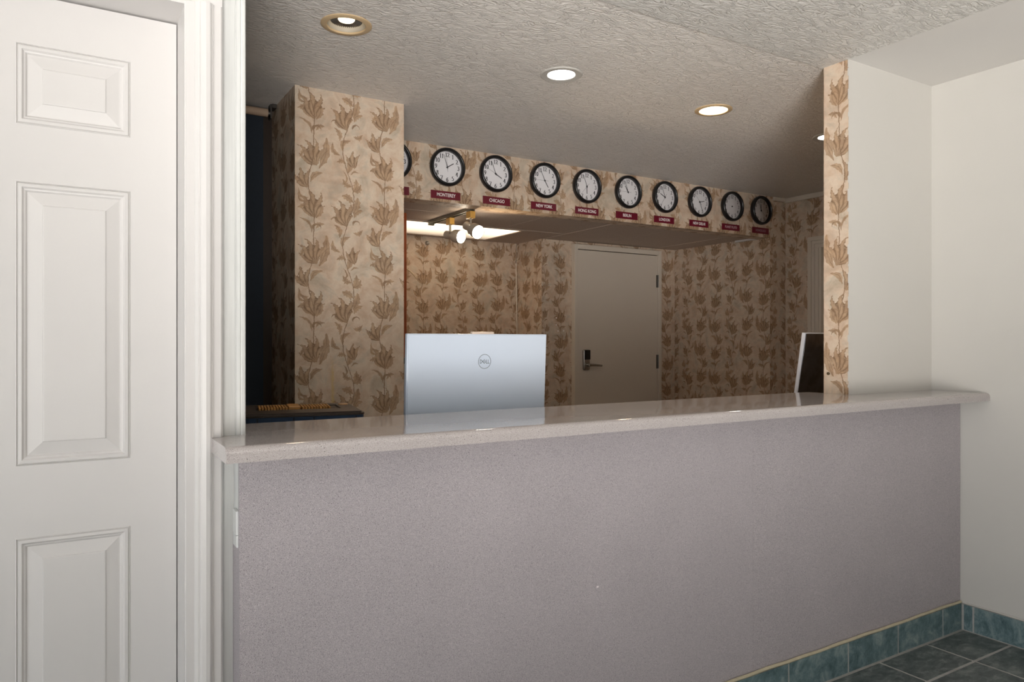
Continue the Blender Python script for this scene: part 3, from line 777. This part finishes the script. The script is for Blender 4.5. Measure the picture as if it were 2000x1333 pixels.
def head(adx, ady, stemlen, face, d, bl):
    """adapter box at (adx, ady); lamp axis d; face centre point"""
    top = Vector((adx, ady, 2.100))
    h = tsub('spot_head', BX(adx-.018, adx+.018, ady-.03, ady+.03, 2.055, 2.0995, bev=.003), BRASS); h['label'] = 'brass-coloured adapter and putty lamp head'
    d = d.normalized(); face = Vector(face)
    joint = face - d*.105
    st = tube(bmesh.new(), [(adx, ady, 2.056), (adx, ady, joint.z+.02), tuple(joint)], .008, 12)
    tsub('stem', st, HEADM, h)
    hb = lathe(bmesh.new(), [(0, -.150), (.022, -.150), (.028, -.144), (.029, -.085), (.034, -.078), (.043, -.06), (.045, -.03), (.046, 0), (.043, 0), (.042, -.012)], 36, aim(face, d))
    tsub('lamp_cup', hb, HEADM, h, smooth=True)
    tsub('bulb', lathe(bmesh.new(), [(0, .004), (.02, .002), (.036, -.006), (.0415, -.014), (.03, -.03), (0, -.03)], 32, aim(face, d)), GLOWT, h, smooth=True)
    l = lamp('lamp_light', 'SPOT', face + d*.01, bl, (1, .74, .46), .035, spot=R(110), blend=.8)
    l.rotation_euler = Vector((0, 0, -1)).rotation_difference(d).to_euler()
    lamp('vent_light', 'POINT', face - d*.175 + UP*.02, .35, (1, .86, .66), .02, par=None)
    l.parent = tl; l.matrix_parent_inverse = Matrix.Translation((-2.2, -4.35, -2.1225))
f1 = EYE  # image points (934,454) and (900,463) at their depths
def at(u, v, fw): return CR*((u-1000)/1427*fw) + CF*fw + UP*(EYE + (666.5-v)*fw/1427)
head(2.205, 4.118, .05, at(934, 454, 4.60), CR*.57 - CF*.72 - UP*.40, 24)
head(2.205, 4.41, .05, at(901, 463, 4.93), CR*.76 - CF*.62 - UP*.19, 24)
tf = thing('ceiling_light_panel', 'long glowing fluorescent panel in the tiled ceiling behind the track', 'ceiling light', (2.4, 5.08, 2.13))
def fsub(name, bm, m, **k):
    o = obj(name, bm, m, None, **k); o.parent = tf; o.matrix_parent_inverse = Matrix.Translation((-2.4, -5.08, -2.13)); return o
def troffer_mat():
    m, nt, b = mat('fluorescent_diffuser'); c = ocoord(nt); s = nt.nodes.new('ShaderNodeSeparateXYZ'); nt.links.new(c, s.inputs[0])
    y = N(nt, s.outputs[1]); g = clamp01(1.0 - ab(y-4.90)*2.2)
    b.inputs['Base Color'].default_value = (.8, .76, .7, 1); b.inputs['Emission Color'].default_value = (1, .80, .58, 1)
    nt.links.new((g*2.2+.35).s, b.inputs['Emission Strength']); return m
fb = bmesh.new(); box(fb, 1.784, 3.016, 4.742, 4.782, 2.1225, 2.1495); box(fb, 1.784, 3.016, 5.36, 5.383, 2.1225, 2.1495)
box(fb, 1.784, 1.80, 4.782, 5.36, 2.1225, 2.1495); box(fb, 3.005, 3.016, 4.782, 5.36, 2.1225, 2.1495)
fsub('frame', fb, ACT)
fsub('diffuser', BX(1.80, 3.005, 4.782, 5.36, 2.128, 2.134), troffer_mat())
tb = bmesh.new()

# ============================================================ MONITORS
def monitor(name, label, loc, rotz, tilt, backm, edgem, logo, webcam):
    root = thing(name, label, 'monitor', loc, (0, 0, rotz), group='computer monitors behind the counter')
    W, Hh = .546, .345; zt = loc_top = .532   # top above desk
    T_ = Matrix.Translation((0, 0, zt)) @ Matrix.Rotation(tilt, 4, 'X') @ Matrix.Translation((0, 0, -Hh))
    def part(n, bm, m, par=None, smooth=True):
        bmesh.ops.transform(bm, matrix=T_, verts=bm.verts[:]); o = obj(n, bm, m, par or root, smooth); return o
    bc = part('back_cover', BX(0.003, W-.003, 0, .004, .003, Hh-.003, bev=.0018, seg=3), backm)
    part('frame', BX(0, W, .0042, .024, 0, Hh, bev=.003, seg=3), edgem)
    part('screen', BX(.008, W-.008, .0242, .0255, .03, Hh-.008), BLACKP)
    if webcam:
        wc = BX(.240, .327, .006, .020, Hh-.005, Hh+.0075, bev=.002); 
        part('webcam', wc, plain('webcam_housing', srgb(206,188,172), .4))
    if logo:
        lb = lathe(bmesh.new(), [(.0235, 0), (.0252, 0), (.0252, .0006), (.0235, .0006)], 48, Matrix.Translation((.288, .0003, Hh-.095)) @ AY, closed=True)
        lr = part('logo', lb, LOGO, bc)
        lt = bmesh.new()
        def stroke(pts, w=.0010):
            for (x0, z0), (x1, z1) in zip(pts, pts[1:]):
                p = Vector((x0, z0)); q = Vector((x1, z1)); d = (q-p).normalized(); n = Vector((-d.y, d.x))*w; e = d*w*.7
                lt.faces.new([lt.verts.new((.288+v.x, -.0004, Hh-.095+v.y)) for v in (p-e+n, q+e+n, q+e-n, p-e-n)])
        arc = [(-.0175+.0075*math.sin(R(180*k/10)), .0062*math.cos(R(180*k/10))) for k in range(11)]
        stroke([(-.0175, -.0062), (-.0175, .0062)]); stroke(arc)
        ec = (-.0015, 0)      # tilted E
        rt = lambda x, z: (ec[0]+x*math.cos(R(40))-z*math.sin(R(40)), ec[1]+x*math.sin(R(40))+z*math.cos(R(40)))
        stroke([rt(.0052, .0046), rt(-.0046, .0046), rt(-.0046, -.0046), rt(.0052, -.0046)]); stroke([rt(-.0046, 0), rt(.0052, 0)])
        stroke([(.0062, .0062), (.0062, -.0062), (.0115, -.0062)]); stroke([(.0135, .0062), (.0135, -.0062), (.0188, -.0062)])
        part('logo_lettering', lt, LOGO, bc, False)
    nb = bmesh.new(); box(nb, W/2-.03, W/2+.03, .022, .034, .02, .30, bev=.003); obj('stand_neck', nb, edgem, root, True)
    obj('stand_base', BX(W/2-.11, W/2+.11, -.06, .14, 0, .012, bev=.004), edgem, root, True)
    return root
monitor('computer_monitor', 'white-backed DELL monitor facing away behind the counter', (.947, 2.2, .765), 0, R(3), MONW, MONW, True, True)
monitor('computer_monitor', 'dark-backed monitor with a pale edge, partly hidden by the wallpapered wall end', (2.975, 2.215, .778), 0, R(9), MOND, SILV, False, False)
pd = obj('monitor_riser', BX(3.05, 3.50, 2.10, 2.40, .7652, .7778, bev=.002), DARKW)
tag(pd, 'low dark riser under the dark-backed monitor', 'riser')

# ============================================================ PRINTER
fr_ = at(713, 803, 2.44)
pr = thing('printer', 'dark office printer with amber ribbed output tray, beside the white post', 'printer', (fr_.x, fr_.y, .765), (0, 0, R(-10.5)))
ph_ = fr_.z - .765
def rrect(x0, x1, y0, y1, r, n=6):
    P = []
    for cx, cy, a0 in ((x1-r, y1-r, 0), (x0+r, y1-r, 90), (x0+r, y0+r, 180), (x1-r, y0+r, 270)):
        for k in range(n+1): P.append((cx+r*math.cos(R(a0+90*k/n)), cy+r*math.sin(R(a0+90*k/n))))
    return P
W_ = .385; D_ = .37
obj('body', prism(bmesh.new(), rrect(-W_, 0, 0, D_, .028), 'z', 0, ph_-.012), PRB, pr, True)
lidb = prism(bmesh.new(), rrect(-W_-.002, .002, -.002, D_+.002, .03), 'z', ph_-.0115, ph_-.006)
# rim of the top with a sunken tray
x0, x1, y0, y1 = -.340, -.060, .135, .290
box(lidb, -W_+.01, x0, .01, D_-.01, ph_-.0062, ph_); box(lidb, x1, -.01, .01, D_-.01, ph_-.0062, ph_)
box(lidb, x0, x1, .01, y0, ph_-.0062, ph_); box(lidb, x0, x1, y1, D_-.01, ph_-.0062, ph_)
obj('top_cover', lidb, PRT, pr, True)
tr = obj('output_tray', BX(x0, x1, y0, y1, ph_-.0058, ph_-.004), DARKW, pr)
for xa, xb in ((x0+.008, -.236), (-.190, x1-.032)):
    n = int((xb-xa)/.0095)
    for k in range(n):
        q = xa+(k+.5)*(xb-xa)/n
        obj('rib', BX(q-.0035, q+.0035, y0+.02, y1-.02, ph_-.004, ph_+.006, bev=.0012, seg=1), AMB, tr)
obj('center_tab', BX(-.234, -.193, y0+.03, y1-.01, ph_-.004, ph_+.008, bev=.003), AMB, tr)
for x in (-W_+.045, -.229, -.165, -.030): obj('front_seam', BX(x-.0014, x+.0014, -.0009, .001, .05, ph_-.014), BLACKP, pr)
obj('front_hatch', BX(-.224, -.170, -.0014, .001, .04, ph_-.015, bev=.0005, seg=1), PRB, pr)
obj('button', lathe(bmesh.new(), [(0, .0045), (.014, .0045), (.018, .003), (.018, 0), (0, 0)], 24, Matrix.Translation((-.035, .275, ph_))), plain('tan_button', srgb(190,150,110), .4), pr, True)
obj('side_vent', BX(-.0005, .0012, .04, .16, ph_-.10, ph_-.05), BLACKP, pr)

# ============================================================ ROLLER SHADE
sh = thing('roller_shade', 'dark navy roller shade on a beige tube left of the wallpapered pillar', 'shade', (.3, 3.70, 2.40))
def ssub(name, bm, m, **k):
    o = obj(name, bm, m, None, **k); o.parent = sh; o.matrix_parent_inverse = Matrix.Translation((-.3, -3.70, -2.40)); return o
ssub('tube', tube(bmesh.new(), [(-.5, 3.72, 2.403), (.852, 3.72, 2.403)], .020, 24), TUBE, smooth=True)
fbm = bmesh.new(); n = 40
A = []; 
for i in range(n+1):
    x = -.49 + (.835+.49)*i/n; A.append((x, 3.738 + .0015*math.sin(i*.9)))
prism(fbm, A + [(x, y+.0012) for x, y in A[::-1]], 'z', .25, 2.40)
ssub('fabric', fbm, NAVY)
ssub('hem_bar', BX(-.49, .835, 3.732, 3.746, .235, .252, bev=.003), NAVY)
bk = bmesh.new(); box(bk, .862, .868, 3.70, 3.745, 2.375, 2.4445); box(bk, .868, .889, 3.69, 3.75, 2.425, 2.4445)
lathe(bk, [(0, 0), (.012, 0), (.012, .012), (0, .012)], 12, aim((.852, 3.72, 2.403), (1, 0, 0)))
ssub('bracket', bk, DSTEEL)
# ============================================================ BACK ROOM PIECES
wc_ = thing('wooden_cabinet', 'orange-stained wooden cabinet edge just right of the wallpapered pillar', 'cabinet', (1.66, 4.5, 1.17))
def wsub(name, bm, m): 
    o = obj(name, bm, m, None); o.parent = wc_; o.matrix_parent_inverse = Matrix.Translation((-1.66, -4.5, -1.17)); return o
wsub('side_panel', BX(1.862, 1.8875, 4.4, 4.72, 1.165, 2.105, bev=.006, seg=3), ORANGEW)
wsub('carcass', BX(1.429, 1.8615, 4.42, 4.72, 1.17, 2.10), ORANGEW)
wsub('door', BX(1.445, 1.860, 4.4, 4.4195, 1.18, 2.09, bev=.003), ORANGEW)
wsub('bottom_catch', BX(1.865, 1.905, 4.395, 4.43, 1.125, 1.164, bev=.003), BLACKP)
fc = thing('filing_cabinet', 'grey metal cabinet sliver between the pillar and the white monitor', 'cabinet', (1.66, 4.5, 0))
def csub(name, bm, m, par=None):
    o = obj(name, bm, m, None); o.parent = par or fc
    if not par: o.matrix_parent_inverse = Matrix.Translation((-1.66, -4.5, 0))
    return o
csub('body', BX(1.435, 1.885, 4.40, 4.85, .01, 1.12, bev=.003), GREYM)
for k in range(4):
    d_ = csub('drawer', BX(1.445, 1.880, 4.385, 4.3995, .03+k*.272, .29+k*.272, bev=.003), GREYM)
    csub('handle', BX(1.60, 1.72, 4.372, 4.3848, .19+k*.272, .21+k*.272, bev=.003), DSTEEL, d_)
csub('edge_strip', BX(1.8855, 1.905, 4.385, 4.85, .01, 1.12), BLACKP)
# sensor, cord, hook
sn_ = obj('door_chime_sensor', lathe(bmesh.new(), [(0, .026), (.010, .023), (.016, .012), (.018, 0), (0, 0)], 24, Matrix.Translation((2.505, 5.4298, 2.069)) @ AY), plain('sensor_metal', (.35,.33,.3), .3, metal=.5), None, True)
tag(sn_, 'small round silver sensor high on the back wallpaper, below the ceiling light', 'sensor')
cp_ = [(3.357, 5.424, 2.12), (3.352, 5.4235, 1.95), (3.356, 5.4235, 1.70), (3.360, 5.4235, 1.45), (3.362, 5.4235, 1.2), (3.362, 5.4235, .3)]
tag(obj('wall_cable', tube(bmesh.new(), cp_, .0045, 8), plain('white_cord', srgb(226,214,196), .5), None, True), 'thin white cord running down the corner of the back wallpaper', 'cord')
hk = thing('wall_hook', 'small pale metal hook on the back wallpaper near the orange cabinet', 'hook', (2.36, 5.43, 1.80))
def hsub(name, bm, m):
    o = obj(name, bm, m, None, True); o.parent = hk; o.matrix_parent_inverse = Matrix.Translation((-2.36, -5.43, -1.80)); return o
HKM = plain('pale_hook_metal', srgb(196,176,150), .4, metal=.3)
hsub('arm', tube(bmesh.new(), [(2.315, 5.428, 1.86), (2.345, 5.40, 1.83), (2.375, 5.385, 1.795), (2.39, 5.385, 1.77), (2.40, 5.39, 1.79)], .005, 8), HKM)
hsub('plate', BX(2.305, 2.325, 5.424, 5.4298, 1.83, 1.885, bev=.001), HKM)
for k, (x, z) in enumerate([(3.5194, 1.467), (3.5194, 1.409), (3.537, 1.357), (3.595, 1.359)]):
    s_ = obj('wall_anchor', lathe(bmesh.new(), [(0, .003), (.004, .0025), (.0065, 0), (0, 0)], 14, Matrix.Translation((x, 5.0498, z)) @ AY), SIGNW, None, True)
    tag(s_, ['topmost white wall anchor left of the back door', 'second white wall anchor from the top, left of the back door', 'lower left white wall anchor by the back door', 'lower right white wall anchor by the back door'][k], 'wall anchor', 'white wall anchors beside the back door')
pg = obj('wall_peg', lathe(bmesh.new(), [(0, .012), (.0035, .011), (.0065, .006), (.005, 0), (0, 0)], 16, aim((2.7643, 1.946, 1.135), (-1, 0, 0))), plain('brown_peg', srgb(78,62,36), .5), None, True)
tag(pg, 'small brown peg low on the wallpapered wall end above the counter', 'peg')
bpy.context.view_layer.update()
